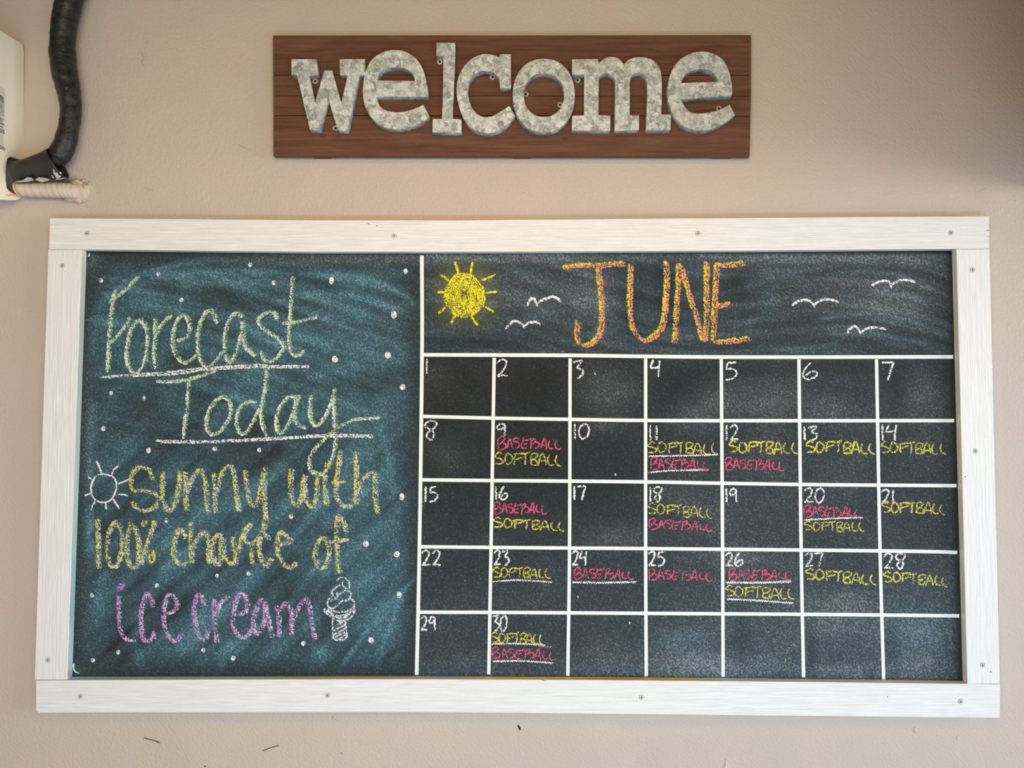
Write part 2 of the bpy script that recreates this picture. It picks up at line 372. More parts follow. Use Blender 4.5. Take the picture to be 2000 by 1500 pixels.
# frame boards: rails run the full width, stiles butt between them
fr = [('frame_board', [(97,426),(350,427.5),(620,430),(900,430),(1300,426.5),(1700,423.5),(1932,422),(1932.5,485.5),(1868,486),(1500,489),(1000,491.6),(600,491.8),(160,487.2),(95.5,487)], M_WH, 'top rail of the white frame'),
      ('frame_board', [(94,487.6),(159.7,487.6),(131.2,1327.6),(67.5,1327.8)], M_WV, 'left stile of the white frame'),
      ('frame_board', [(1868.2,486.4),(1932.8,486.2),(1953,1335.6),(1889.6,1335.8)], M_WV, 'right stile of the white frame'),
      ('frame_board', [(70,1329.2),(400,1327.4),(800,1326.4),(1200,1328.6),(1600,1332.2),(1953.5,1336.6),(1953,1402.4),(1600,1399),(1200,1394.6),(800,1391),(400,1391.6),(78,1392.4),(72.5,1391),(70,1386)], M_WH, 'bottom rail of the white frame')]
M_STEEL = mat('screw_head', srgb(214,214,210), .4, .1, .5); M_RING = mat('screw_rim', srgb(120,120,116), .6); M_BLK = mat('dark_recess', srgb(28,30,34), .7)
screws = [[(170,456,45),(770,461,45),(1363,456,12),(1857,455,10)], [(122,519,45),(94,1289,20)], [(1899,527,5),(1919,1299,8),(1905,881,40)], [(157,1360,45),(640,1358,40),(1253,1362,70),(1876,1370,45)]]
def screw(px, py, ang, parent):
    c = P(px, py, D_FR); V = []; Fc = []; MI = []; r = 3.9*PXM; n = 18
    prof = [(r*1.2, .0002), (r, .0003), (r*.96, .0009), (r*.62, .0011)]
    for rr, h in prof: V += [(c[0]+rr*math.cos(2*math.pi*i/n), c[1]-h, c[2]+rr*math.sin(2*math.pi*i/n)) for i in range(n)]
    for k in range(3): Fc += [(k*n+i, k*n+(i+1) % n, (k+1)*n+(i+1) % n, (k+1)*n+i) for i in range(n)]; MI += [0 if k else 2]*n
    Fc.append(list(range(3*n, 4*n))); MI.append(0)
    for a in (ang, ang+90):
        a = math.radians(a); u = np.array([math.cos(a), 0, math.sin(a)])*r*.66; v = np.array([-math.sin(a), 0, math.cos(a)])*r*.17
        b0 = len(V); cc = np.array(c)-[0, .00125, 0]; V += [cc-u-v*.5, cc-v, cc+u-v*.5, cc+u+v*.5, cc+v, cc-u+v*.5]; Fc.append(tuple(range(b0, b0+6))); MI.append(1)
    me = mesh('screw', V, Fc, parent); me.polygons.foreach_set('material_index', MI); return link('screw', me, [M_STEEL, M_BLK, M_RING], parent)
for (nm, pts, m, lab), sc in zip(fr, screws):
    o = prism_px(nm, pts, D_PAN+.0002, D_FR, BX, m, .0012, label=lab)
    for s in sc: screw(*s, o)
# small knocks in the paint of the frame
M_CHIP = mat('bare_wood_chip', srgb(176,160,136), .8)
for x, y, rx, ry in [(1063,1328,5,2.2),(720,437,3,1),(736,441,1.5,1),(1885,931,1.3,1.3),(1935,1312,1.5,1.3),(1733,1361,1,1.2),(1929,450,3,.8),(1930,462,3,.7)]:
    blob('paint_chip', (x, y), rx, ry, D_FR-.0002, .0006, M_CHIP if rx > 2.9 and ry > 2 else M_BLK if rx < 1.6 else M_CHIP, BX, 5, .25, 8)

# chalk dust lying on the inner faces of the frame
def dust_mat(name, stops, axis):
    m = mat(name, (.5,.5,.5), .9, 0, .1); k = N(m); tc = k.n('ShaderNodeTexCoord'); sp = k.n('ShaderNodeSeparateXYZ'); k.l(tc.outputs['UV'], sp.inputs[0])
    c = k.coords((1, 1, 1)); n = k.noise(c, 30, 3, .7)
    f = k.math('ADD', sp.outputs[0], k.math('MULTIPLY', k.math('SUBTRACT', n, .5), .05))
    col = k.ramp(f, stops); k.color(k.mix(k.rng(k.noise(c, 220, 2), .5, .7, 0, .5), col, srgb(205,205,190))); return m
def strip(name, a0, a1, b0, b1, m, **kw):
    """thin band between front-edge pixels (depth D_FR) and board pixels (depth D_PAN)"""
    n = len(a0); A = np.array([P(x, y, D_FR-.001) for x, y in a0]); B = A.copy(); B[:, 1] = -(D_PAN+.0006)
    off = np.array(b1); V = np.vstack([A+off, B+off]); Fc = [(i, i+1, n+i+1, n+i) for i in range(n-1)]
    me = mesh(name, V, Fc, BX); uv = me.uv_layers.new(name='UVMap'); U = []
    for i in range(n-1): U += [(i/(n-1), 0), ((i+1)/(n-1), 0), ((i+1)/(n-1), 1), (i/(n-1), 1)]
    uv.data.foreach_set('uv', np.array(U, 'f').ravel()); return link(name, me, m, BX, **kw)
bx = [131.2,400,800,1200,1600,1889]; by = [1327.7,1327.4,1326.4,1328.6,1332.2,1336.0]; xs = np.linspace(131.6, 1888.5, 24)
strip('chalk_dust', [(x, float(np.interp(x, bx, by))) for x in xs], None, None, (0, 0, .0009),
      dust_mat('chalk_dust_ledge', [(0, srgb(163,215,250)), (.06, srgb(175,209,222)), (.2, srgb(199,217,195)), (.34, srgb(204,204,170)), (.42, srgb(193,198,213)), (.47, srgb(230,209,146)),
                             (.55, srgb(228,215,126)), (.62, srgb(229,165,134)), (.68, srgb(219,203,97)), (.74, srgb(189,220,231)), (.85, srgb(199,209,219)), (.93, srgb(226,215,217)), (1, srgb(199,215,183))], 0),
      label='coloured chalk dust lying on the bottom ledge')
strip('chalk_dust', [(159.7-(y-487.6)*.03393, y) for y in np.linspace(490, 1326, 14)], None, None, (.0009, 0, 0),
      dust_mat('chalk_dust_side', [(0, srgb(222,222,208)), (.15, srgb(196,206,188)), (.3, srgb(190,214,200)), (.6, srgb(196,222,222)), (.85, srgb(150,205,205)), (.9, srgb(190,215,228)), (.96, srgb(190,215,230)), (1, srgb(190,150,175))], 0),
      label='pale blue green chalk dust on the inner left edge')

# white tape grid
M_TAPE = mat('white_vinyl_tape', srgb(236,240,232), .5, 0, .3)
def tape(pts, wd, dep=.0002):
    me = ribbon_mesh('grid_tape', [(pts, wd, 0, 0)], D_PAN+dep, BX)
    bm = bmesh.new(); bm.from_mesh(me); bmesh.ops.recalc_face_normals(bm, faces=bm.faces); r = bmesh.ops.extrude_face_region(bm, geom=bm.faces[:])
    for v in [g for g in r['geom'] if isinstance(g, bmesh.types.BMVert)]: v.co.y -= .0003
    bmesh.ops.recalc_face_normals(bm, faces=bm.faces); bm.to_mesh(me); bm.free(); return link('grid_tape', me, M_TAPE, BX)
tape([(824,499),(824.2,700),(819.3,1065),(813.8,1318)], 7.2, .0006)
tape([(827,693),(1100,694),(1260,696),(1450,697.5),(1861.5,697)], 7.2)
for pts in ([(827,813.3),(960,816.5),(1110,819),(1280,821.3),(1600,821.6),(1863.5,821.5)], [(822,937.2),(960,938.5),(1250,941),(1410,943.8),(1600,946.6),(1868,948.6)],
            [(822,1067.8),(1000,1069.5),(1250,1071.3),(1600,1074.6),(1800,1077),(1869.5,1079)], [(820,1195.6),(1000,1196.2),(1280,1198),(1600,1200),(1873.5,1202.8)]): tape(pts, 6.8)
for pts in ([(965.3,699),(959,1070),(954.6,1317)], [(1113.5,700),(1112.3,1070),(1109,1320)], [(1261,700),(1261,1070),(1262.2,1321)], [(1408.6,700),(1411.2,1070),(1412.2,1322)],
            [(1560.3,702),(1564.6,1070),(1569.4,1323)], [(1711.8,702),(1718.6,1070),(1725.8,1327)]): tape(pts, 6.6, .0006)

# ------------------------------------------------------------------ chalk writing
def chalk(name, rgb, cover=.50, sc=370, soft=.05):
    m = bpy.data.materials.new(name); m.use_nodes = True; t = m.node_tree; t.nodes.clear(); k = N(m)
    out = k.n('ShaderNodeOutputMaterial'); tr = k.n('ShaderNodeBsdfTransparent'); df = k.n('ShaderNodeBsdfDiffuse'); df.inputs[0].default_value = (*srgb(*rgb), 1)
    mx = k.n('ShaderNodeMixShader'); tc = k.n('ShaderNodeTexCoord'); sp = k.n('ShaderNodeSeparateXYZ'); k.l(tc.outputs['UV'], sp.inputs[0])
    c = k.slant(-48, (.7, 1, 1.1)); n = k.noise(c, sc, 2, .55)
    e = k.math('POWER', k.math('ABSOLUTE', k.math('SUBTRACT', k.math('MULTIPLY', sp.outputs[1], 2), 1)), 3.0)
    long = k.noise(k.coords(), 28, 1)
    thr = k.math('ADD', k.math('ADD', cover, k.math('MULTIPLY', e, .11)), k.math('MULTIPLY', k.math('SUBTRACT', long, .5), -.16))
    f = k.rng(k.math('SUBTRACT', n, thr), -soft*.5, soft)
    k.l(f, mx.inputs[0]); k.l(tr.outputs[0], mx.inputs[1]); k.l(df.outputs[0], mx.inputs[2]); k.l(mx.outputs[0], out.inputs[0]); return m
K = dict(white=chalk('white_chalk', (238,236,232), .46), green=chalk('green_chalk', (176,222,136), .535), yellow=chalk('yellow_chalk', (226,217,84), .47),
         whitef=chalk('faint_white_chalk', (222,224,222), .53), purple=chalk('purple_chalk', (214,136,220), .46), pink=chalk('pink_chalk', (238,100,134), .45), salmon=chalk('salmon_chalk', (250,160,120), .49),
         lemon=chalk('lemon_chalk', (226,217,98), .45), sun=chalk('sun_yellow_chalk', (242,230,48), .44), gold=chalk('golden_chalk', (236,212,72), .46), wfat=chalk('dense_white_chalk', (240,238,236), .38), digit=chalk('number_chalk', (240,238,236), .42), snow=chalk('snow_chalk', (242,240,238), .30), cone=chalk('soft_white_chalk', (222,228,228), .46))
DCH = D_PAN+.00012
def draw(name, label, strokes):
    """strokes: list of (points px, width px, chalk, dx, dy)"""
    keys = []; out = []
    for s in strokes:
        pts, wd, ck = s[:3]; dx, dy = (s[3], s[4]) if len(s) > 3 else (0, 0)
        if ck not in keys: keys.append(ck)
        out.append(([(x+dx, y+dy) for x, y in pts], wd, keys.index(ck), .28))
    dep = DCH if name != 'chalk_event' else DCH+.0009
    return link(name, ribbon_mesh(name, out, dep, BX), [K[k] for k in keys], BX, label=label)
def double(strokes, a, b, w=4.6, o=(2.4, .6)):
    return [(s, w, a, -o[0], -o[1]) for s in strokes]+[(s, w, b, o[0], o[1]) for s in strokes]
A_, B_, C_, D_ = Z(150,490,3.657), Z(480,490,3.657), Z(140,860,3.191), Z(480,860,3.191)
gr = lambda L: double(L, 'white', 'green', 7.0, (1.7, -.8))
fore = [A_([(280,275),(262,350),(240,560),(228,760),(222,865)]), A_([(235,370),(300,320),(370,260),(445,180)]), A_([(245,655),(310,590),(355,530),(385,470)]),
        A_([(450,485),(400,540),(368,640),(358,740),(375,830),(420,870),(470,830),(500,730),(508,620),(490,530),(450,485)]),
        A_([(560,480),(562,600),(555,740),(568,840)]), A_([(565,610),(600,540),(640,490),(680,465)]),
        A_([(720,640),(780,620),(810,560),(800,500),(765,460),(720,500),(690,590),(690,680),(720,760),(775,800),(830,770),(860,735)]),
        A_([(1010,520),(985,455),(945,425),(900,480),(870,580),(865,690),(890,780),(930,825),(980,800),(1045,715)]),
        A_([(1190,470),(1145,445),(1100,480),(1065,570),(1058,680),(1075,770),(1105,795),(1140,720),(1175,610),(1195,500)]), A_([(1185,500),(1190,600),(1215,690),(1280,748)]),
        B_([(228,485),(205,445),(165,435),(115,465),(95,510),(130,555),(200,600),(260,650),(272,690),(240,750),(190,785),(135,775),(108,715)]),
        B_([(338,180),(330,300),(322,450),(312,600),(318,690),(350,745),(395,735),(425,710)]), B_([(265,515),(350,510),(430,490),(520,470)])]
draw('chalk_word', 'the word Forecast in white and green chalk', gr(fore))
draw('chalk_underline', 'white chalk line under the word Forecast', [(A_([(170,905),(400,885),(640,868),(900,840),(1280,818)])+B_([(200,824),(455,822)]), 5, 'white'), (A_([(400,895),(700,880),(900,852),(1280,830)])+B_([(200,832),(450,830)]), 4.5, 'white')])
tod = [A_([(575,930),(700,932),(850,902),(1000,852)]), A_([(810,910),(795,1050),(780,1200),(765,1340)]), A_([(1045,1035),(985,1080),(940,1160),(925,1240),(950,1300),(1000,1305),(1060,1250),(1100,1170),(1095,1080),(1045,1035)]),
       B_([(75,1080),(30,1075),(-30,1105),(-60,1190),(-55,1270),(-20,1310),(20,1280),(70,1190),(110,1110)]), B_([(155,840),(138,1000),(115,1120),(120,1240),(155,1320)]),
       B_([(365,1050),(310,1040),(260,1100),(225,1180),(225,1260),(250,1300),(290,1270),(335,1170),(365,1060)]), B_([(385,1030),(355,1130),(355,1200),(385,1250),(435,1265)]),
       B_([(470,1030),(460,1140),(475,1220),(515,1245),(560,1200),(610,1100),(632,1020)]), B_([(635,980),(632,1100),(640,1250),(645,1350),(630,1450),(598,1530),(560,1590)])+D_([(450,200),(412,190),(398,120),(420,70),(470,10)])+B_([(530,1380),(600,1310),(700,1240),(800,1200),(960,1190)])]
draw('chalk_word', 'the word Today in white and green chalk', gr(tod))
draw('chalk_underline', 'white chalk line under the word Today', [(A_([(565,1355),(900,1362),(1200,1350)])+B_([(100,1340),(300,1332),(600,1315),(910,1320)]), 5, 'white'), (A_([(600,1368),(900,1368),(1200,1356)])+B_([(100,1352),(300,1340),(600,1325),(910,1330)]), 4.5, 'white')])
draw('chalk_drawing', 'small white outlined chalk sun', [(C_(p), 3.2, 'wfat') for p in [[(200,208),(150,225),(122,290),(135,360),(190,387),(245,370),(278,300),(265,235),(200,208)], [(155,130),(185,205)], [(290,160),(262,185),(250,215)], [(102,228),(135,250)], [(82,342),(122,330)],
     [(150,375),(132,405),(120,435)], [(213,390),(215,430)], [(260,368),(298,428)], [(285,335),(352,342)], [(290,272),(365,240)]]]+[(C_([(160,132),(190,205)]), 2.6, 'wfat')])
yw = lambda L: double(L, 'yellow', 'whitef', 7.4, (2.1, .3))
SB = Z(480,860,7.143)
draw('chalk_word', 'the word sunny in yellow and white chalk', yw([C_(p) for p in [[(510,245),(490,190),(430,165),(390,195),(370,260),(395,310),(460,315),(520,330),(550,365),(520,415),(460,440),(400,420),(385,380)],
     [(572,195),(568,300),(575,390),(610,440),(645,400),(670,290),(675,190)], [(710,195),(712,300),(718,440)], [(715,330),(745,250),(780,195),(815,190),(835,270),(850,445)],
     [(890,205),(893,320),(898,455)], [(905,330),(935,220),(975,165),(1000,170),(1020,270),(1045,445)], [(1085,185),(1095,300),(1112,380),(1140,412),(1165,370),(1190,260),(1200,175)]]]
     +[SB([(275,380),(270,560),(265,760),(275,1000),(285,1150)])+Z(320,990,7.143)([(1410,200),(1390,330),(1340,420),(1270,490)])]))
draw('chalk_word', 'the word with in yellow and white chalk', yw([SB(p) for p in [[(645,400),(630,600),(640,800),(720,915),(790,760),(825,470)], [(835,480),(830,680),(850,840),(940,935),(990,780),(1005,470)], [(1110,470),(1115,700),(1135,920)],
     [(1320,150),(1300,350),(1270,560),(1265,740),(1300,860),(1380,925),(1480,910)], [(1535,160),(1545,400),(1545,650),(1540,890)], [(1590,720),(1640,560),(1770,450),(1810,560),(1810,800),(1850,1030)]]])
     +[(SB([(1190,585),(1300,585),(1405,572)]), 5, 'yellow'), (SB([(1110,340),(1140,330),(1150,370),(1115,375),(1125,350)]), 7, 'sun')])
draw('chalk_word', 'the figure 100% in yellow and white chalk', yw([C_(p) for p in [[(163,490),(168,640),(172,800)], [(270,505),(235,580),(225,690),(240,770),(275,790),(305,730),(318,620),(295,530),(270,505)], [(375,510),(350,600),(345,700),(365,780),(400,790),(420,720),(415,600),(375,510)],
     [(520,500),(490,600),(455,700),(430,775)]]])+[(C_([(440,500),(465,505),(460,530),(438,525),(448,512)]), 5, 'yellow'), (C_([(490,690),(510,690),(512,750),(485,760),(490,690),(500,720)]), 5, 'yellow')])
CH = Z(320,990,7.143)
draw('chalk_word', 'the word chance in yellow and white chalk', yw([CH(p) for p in [[(320,440),(225,310),(165,440),(140,600),(160,740),(260,810),(335,770)], [(385,210),(380,400),(385,600),(390,780)], [(410,580),(470,440),(570,350),(620,440),(625,620),(640,790)],
     [(800,400),(760,390),(700,460),(680,620),(710,760),(780,800),(800,620),(810,420)], [(830,440),(840,640),(930,790),(990,760),(1050,600),(1110,400),(1150,310),(1225,235)], [(960,420),(985,560),(1020,800)],
     [(1130,400),(1160,500),(1230,520),(1230,700),(1240,800)], [(1470,460),(1400,370),(1345,450),(1330,600),(1370,750),(1440,825),(1510,720)], [(1550,540),(1760,490),(1740,430),(1650,350),(1600,440),(1590,600),(1640,750),(1750,850),(1860,780)]]]))
draw('chalk_word', 'the word of in yellow and white chalk', yw([D_(p) for p in [[(485,600),(445,650),(432,730),(460,795),(500,785),(520,700),(510,630),(485,602)], [(510,632),(570,632),(640,618)], [(630,570),(610,505),(577,475),(570,600),(575,740),(590,830)]]]))
pu = lambda L: double(L, 'purple', 'whitef', 6.6, (2.1, .2))
IC = Z(440,1130,10)
draw('chalk_word', 'the word ice in purple and white chalk', pu([C_(p) for p in [[(298,970),(295,1080),(305,1180),(340,1240),(395,1248)], [(510,1040),(495,980),(470,955),(435,1060),(435,1170),(455,1250),(500,1240),(522,1190)],
     [(565,1080),(630,1070),(660,1030),(640,975),(600,965),(575,1050),(580,1160),(610,1230),(650,1255),(685,1205)]]])+[(C_([(295,895),(318,895),(315,920),(290,930),(300,910)]), 6, 'purple')])
draw('chalk_word', 'the word cream in purple and white chalk', pu([C_(p) for p in [[(828,1035),(815,980),(790,960),(765,1050),(775,1150),(800,1230),(835,1240),(855,1190)], [(890,990),(890,1100),(905,1260)], [(895,1110),(920,1030),(975,970)]]]
     +[IC(p) for p in [[(200,710),(330,690),(430,580),(410,380),(300,290),(200,480),(150,760),(180,1000),(340,1160),(500,1020),(560,830)], [(720,380),(620,560),(560,760),(560,980),(620,1090),(720,960),(780,700),(770,470)], [(780,440),(830,700),(880,960),(930,1160)],
     [(1010,530),(1050,760),(1060,1140)], [(1080,640),(1180,470),(1230,560)], [(1270,560),(1300,800),(1300,1110)], [(1340,760),(1450,540),(1590,400),(1660,620),(1700,900),(1760,1180)]]]))
CN_ = Z(620,1110,10)
draw('chalk_drawing', 'white chalk drawing of a soft serve cone', [(CN_(p), w_, 'cone') for p, w_ in [([(370,260),(450,180),(550,200),(620,290),(610,400),(540,380),(480,310),(510,240)],3.6), ([(450,320),(330,400),(280,460),(320,540),(400,570),(380,480)],4),
     ([(400,520),(480,470),(580,430),(650,480),(640,560),(560,630),(450,640)],4), ([(320,540),(220,610),(190,700),(230,760),(300,780),(400,710),(470,650)],4), ([(250,640),(340,600),(440,620)],3), ([(600,590),(690,620),(720,700),(690,790)],4.5),
     ([(140,780),(160,860),(280,960),(400,1020),(560,1010),(680,930),(745,790)],4), ([(200,780),(320,840),(470,850),(620,820),(730,750)],4.5), ([(180,820),(300,900),(430,930),(560,900),(700,830)],5), ([(260,900),(400,970),(520,960),(640,900)],5),
     ([(290,980),(300,1180),(310,1360),(430,1400),(560,1360),(560,1180),(540,1010)],4), ([(340,1130),(500,1050)],3.5), ([(320,1220),(540,1100)],3.5), ([(320,1300),(550,1170)],4), ([(340,1350),(560,1240)],4), ([(400,1380),(560,1300)],4), ([(410,1040),(500,1050)],5)]])
dots = A_([(175,212),(582,167),(1238,100),(748,348),(245,1015),(480,1050),(190,1273),(515,1423),(985,1415)])+B_([(200,230),(612,210),(1140,145),(1060,455),(640,775),(1018,742),(1120,975)])\
    + C_([(590,500),(905,842),(530,905),(128,967),(290,1322),(818,1308),(133,1370),(1007,1360)])+D_([(82,62),(972,348),(283,475),(752,643),(943,708),(15,832),(955,962),(778,1247),(358,1267)])
big = {10:1.5,12:1.7,13:1.4,14:1.5,15:1.3,25:1.6,27:1.4,28:1.3,30:1.2,31:1.3,7:1.3,11:1.0}
for i, (x, y) in enumerate(dots):
    r = 4.3*big.get(i, .8); t0 = random.uniform(0, 6); sq = random.uniform(.55, 1)
    pts = [(x+r*(.3+.7*j/9)*math.cos(t0+j*1.05)*sq, y+r*(.3+.7*j/9)*math.sin(t0+j*1.05)) for j in range(10)]
    draw('chalk_snow_dot', None, [(pts, 3.8, 'snow'), ([(x-r*.45*sq, y-r*.4), (x+r*.45*sq, y+r*.4)], r*.95, 'wfat')])
# header
SU = Z(820,490,5.714)
sun = []
for k in range(2):
    pts = []
    for j in range(150):
        t = j*.33+k*2.1; rr = max(.1, 1-j/158); pts.append((500+218*rr*math.cos(t)+10*math.sin(j*1.7), 492+248*rr*math.sin(t)+10*math.cos(j*2.3)))
    sun.append((SU(pts), 5.0, 'sun'))
for p in [[(390,120),(415,190),(435,260)], [(590,125),(575,190),(565,250)], [(235,262),(280,300),(325,345)], [(840,255),(790,290),(690,330)], [(195,462),(320,462)], [(860,455),(700,470)], [(205,695),(250,665),(290,630)], [(345,820),(370,760),(400,710)], [(650,830),(600,770),(550,690)], [(828,685),(740,630),(640,580)]]:
    sun.append((SU(p), 5.2, 'sun'))
draw('chalk_drawing', 'bright yellow chalk sun with short rays', sun)
BR = Z(1500,490,4.348)
birds = [('white chalk gull above the word JUNE start', [SU([(1200,610),(1225,550),(1265,525),(1290,560),(1312,612)]), SU([(1305,600),(1340,560),(1420,530),(1490,510),(1580,560)])]),
         ('', [SU([(955,870),(1000,820),(1050,780),(1120,800),(1165,850)]), SU([(1165,840),(1220,800),(1290,790),(1345,820)])]),
         ('', [BR([(205,465),(260,425),(320,415),(370,435),(400,478)]), BR([(390,455),(450,420),(520,410),(600,437)])]),
         ('', [BR([(880,290),(950,260),(1020,255),(1050,310)]), BR([(1050,300),(1080,265),(1150,245),(1250,262)])]),
         ('', [BR([(675,700),(690,665),(745,640),(790,698)]), BR([(795,685),(850,655),(920,648),(1005,665)])])]
for lab, L in birds: draw('chalk_bird', None, [(p, 4.6, 'digit') for p in L]+[([(x, y+1.6) for x, y in p[1:]], 2.6, 'digit') for p in L])
JU = Z(1090,490,4.878)
june = [[(55,165),(200,138),(400,138),(630,122)], [(385,160),(400,300),(415,450),(420,600),(405,750),(350,860),(270,900),(205,880),(180,800),(188,670)],
        [(690,135),(690,300),(685,500),(695,660),(740,790),(820,855),(920,810),(1000,700),(1025,500),(1035,300),(1035,105)], [(1150,130),(1145,350),(1128,600),(1112,880)], [(1165,125),(1240,380),(1310,600),(1385,860)],
        [(1420,110),(1415,350),(1415,600),(1405,850)], [(1510,130),(1500,350),(1490,600),(1480,860)], [(1490,870),(1650,860),(1820,830)], [(1505,135),(1640,135),(1775,112)], [(1510,535),(1580,512),(1655,500)]]
draw('chalk_word', 'the month name JUNE in yellow and salmon chalk', double([JU(p) for p in june], 'gold', 'salmon', 7.8, (2.6, 1.6)))

# calendar numbers
G = {'0':[[(.55,0),(.15,.2),(.02,.6),(.3,1),(.75,.85),(.98,.45),(.85,.1),(.5,0)]], '1':[[(.5,0),(.52,.5),(.55,1)]], '2':[[(.05,.2),(.45,0),(.85,.12),(.7,.5),(.1,.98)],[(.1,.97),(.5,.92),(1,.95)]],
     '3':[[(0,.1),(.45,.04),(.85,.02),(.35,.42)],[(.35,.42),(.8,.5),(.95,.68),(.7,.9),(.35,1)]], '4':[[(.25,0),(0,.38),(.1,.48),(.8,.42)],[(.95,.02),(.82,.5),(.8,1)]],
     '5':[[(.95,.02),(.25,.05)],[(.25,.05),(.12,.42)],[(.12,.42),(.6,.38),(.98,.6),(.7,.9),(.1,1)]], '6':[[(.55,0),(.2,.35),(.02,.75),(.35,1),(.85,.85),(.95,.6),(.6,.52),(.2,.8)]],
     '7':[[(.0,.04),(.45,.03),(.98,.02)],[(.98,.02),(.75,.45),(.5,1)]], '8':[[(.9,.1),(.5,0),(.1,.15),(.15,.35),(.6,.5),(.8,.72),(.55,1),(.2,.85),(.3,.6),(.75,.4),(1,.15),(.75,.02)]], '9':[[(.9,.12),(.4,.02),(.05,.3),(.25,.5),(.65,.38),(.9,.1)],[(.85,.1),(.85,.6),(.9,1)]]}
nums = {1:(830,701,837,730),2:(970,702,992,736),3:(1118,704,1140,739),4:(1271,703,1290,736),5:(1415,707,1440,742),6:(1567,708,1597,741),7:(1722,707,1746,742),8:(829,822,853,859),9:(970,827,989,851),10:(1119,828,1151,857),
        11:(1266,830,1286,860),12:(1416,830,1442,860),13:(1568,833,1597,860),14:(1720,829,1752,860),15:(828,950,855,980),16:(966,950,992,976),17:(1119,949,1144,977),18:(1267,951,1293,980),19:(1416,954,1440,981),20:(1570,953,1610,982),
        21:(1721,956,1747,984),22:(823,1075,861,1105),23:(964,1075,995,1104),24:(1117,1076,1146,1105),25:(1266,1077,1298,1106),26:(1416,1080,1451,1106),27:(1572,1080,1607,1107),28:(1725,1081,1768,1111),29:(821,1204,851,1232),30:(962,1202,990,1233)}
for nmb, (x0, y0, x1, y1) in nums.items():
    ds = str(nmb); st = []; wts = [.35 if d == '1' else 1 for d in ds]; gap = .18; tot = sum(wts)+gap*(len(ds)-1); cx = x0
    for d, wt in zip(ds, wts):
        wpx = (x1-x0)*wt/tot
        for g in G[d]: st.append(([(cx+gx_*wpx, y0+gy_*(y1-y0)) for gx_, gy_ in g], 3.8, 'digit'))
        cx += (x1-x0)*(wt+gap)/tot
    draw('chalk_number', 'white chalk number %d' % nmb, st)

WB = [[(165,470),(155,330),(145,205)],[(145,205),(200,145),(270,130),(310,170),(290,240),(185,350)],[(185,350),(270,280),(350,340),(360,390),(300,455),(200,475)],[(395,430),(440,180),(540,460)],[(400,350),(490,340)],
      [(690,210),(640,165),(560,200),(540,250),(640,280),(705,330),(670,410),(600,425)],[(780,170),(740,320),(720,400),(780,455),(855,430)],[(780,215),(860,225),(960,180)],[(780,345),(875,320)],
      [(970,185),(985,300),(965,480)],[(985,250),(1060,185),(1090,220),(1020,340)],[(1030,320),(1130,290),(1185,350),(1150,430),(1070,460)],[(1200,465),(1300,175),(1350,490)],[(1215,370),(1340,360)],[(1430,230),(1400,340),(1430,430),(1540,440)],[(1590,240),(1560,360),(1590,460),(1640,485),(1710,455)]]
WS = [[(260,570),(190,520),(110,590),(100,640),(200,670),(300,730),(240,800),(110,810)],[(400,530),(340,600),(330,740),(400,820),(490,740),(500,630),(400,530)],[(590,560),(565,700),(570,820)],[(540,590),(640,560),(780,550)],[(590,690),(770,630)],[(700,570),(830,560),(930,525)],[(840,570),(840,700),(825,825)],
      [(960,590),(970,720),(960,820)],[(960,590),(1050,545),(1130,580),(1100,650),(980,730)],[(990,715),(1070,700),(1115,760),(1090,840),(960,825)],[(1140,860),(1180,680),(1240,550),(1310,700),(1330,840)],[(1170,740),(1320,740)],[(1410,580),(1370,700),(1410,830),(1520,840)],[(1590,580),(1550,720),(1600,820),(1690,860)]]
def event(kind, x0, y0, x1, y1, slope=0, day=0, wd=3.0):
    Wd, (a, b, c, d), ck = (WB, (140,130,1710,490), 'pink') if kind == 'B' else (WS, (90,520,1700,860), 'lemon')
    r = random.Random(day*7+ord(kind)); st = []
    for s in Wd:
        jx, jy = r.uniform(-.9, .9), r.uniform(-1.2, 1.2); pts = []
        for x, y in s:
            u = (x-a)/(c-a); v = (y-b)/(d-b); pts.append((x0+u*(x1-x0)+jx+r.uniform(-.4, .4), y0+v*(y1-y0)+u*slope+jy))
        st.append((pts, wd, ck))
    draw('chalk_event', '%s chalk under number %d' % ('BASEBALL in pink' if kind == 'B' else 'SOFTBALL in yellow', day), st)
for a in [('B',971,852,1096,879,0,9),('S',967,883,1096,910,0,9),('B',965,980,1067,1005,0,16),('S',963,1011,1104,1033,5,16,3.6),('S',1266,863,1402,888,-1,11),('B',1270,893,1383,918,0,11),('S',1424,861,1558,887,0,12,3.8),('B',1416,894,1531,919,1,12,3.4),
          ('S',1266,983,1392,1007,6,18),('B',1267,1012,1391,1034,4,18),('S',1574,861,1709,887,0,13,4.0),('S',1721,863,1847,888,0,14,3.6),('B',1570,987,1681,1011,0,20),('S',1571,1017,1688,1038,1,20),('S',1722,979,1848,1004,1,21,3.4),
          ('S',962,1107,1075,1130,1,23),('B',1121,1108,1238,1132,0,24),('S',960,1235,1064,1259,0,30),('B',960,1263,1084,1287,3,30),('B',1266,1111,1391,1135,0,25),('B',1422,1110,1546,1134,0,26),('S',1417,1142,1552,1167,5,26),('S',1573,1110,1712,1134,9,27,3.8),('S',1726,1115,1851,1138,8,28,3.6)]:
    event(*a)
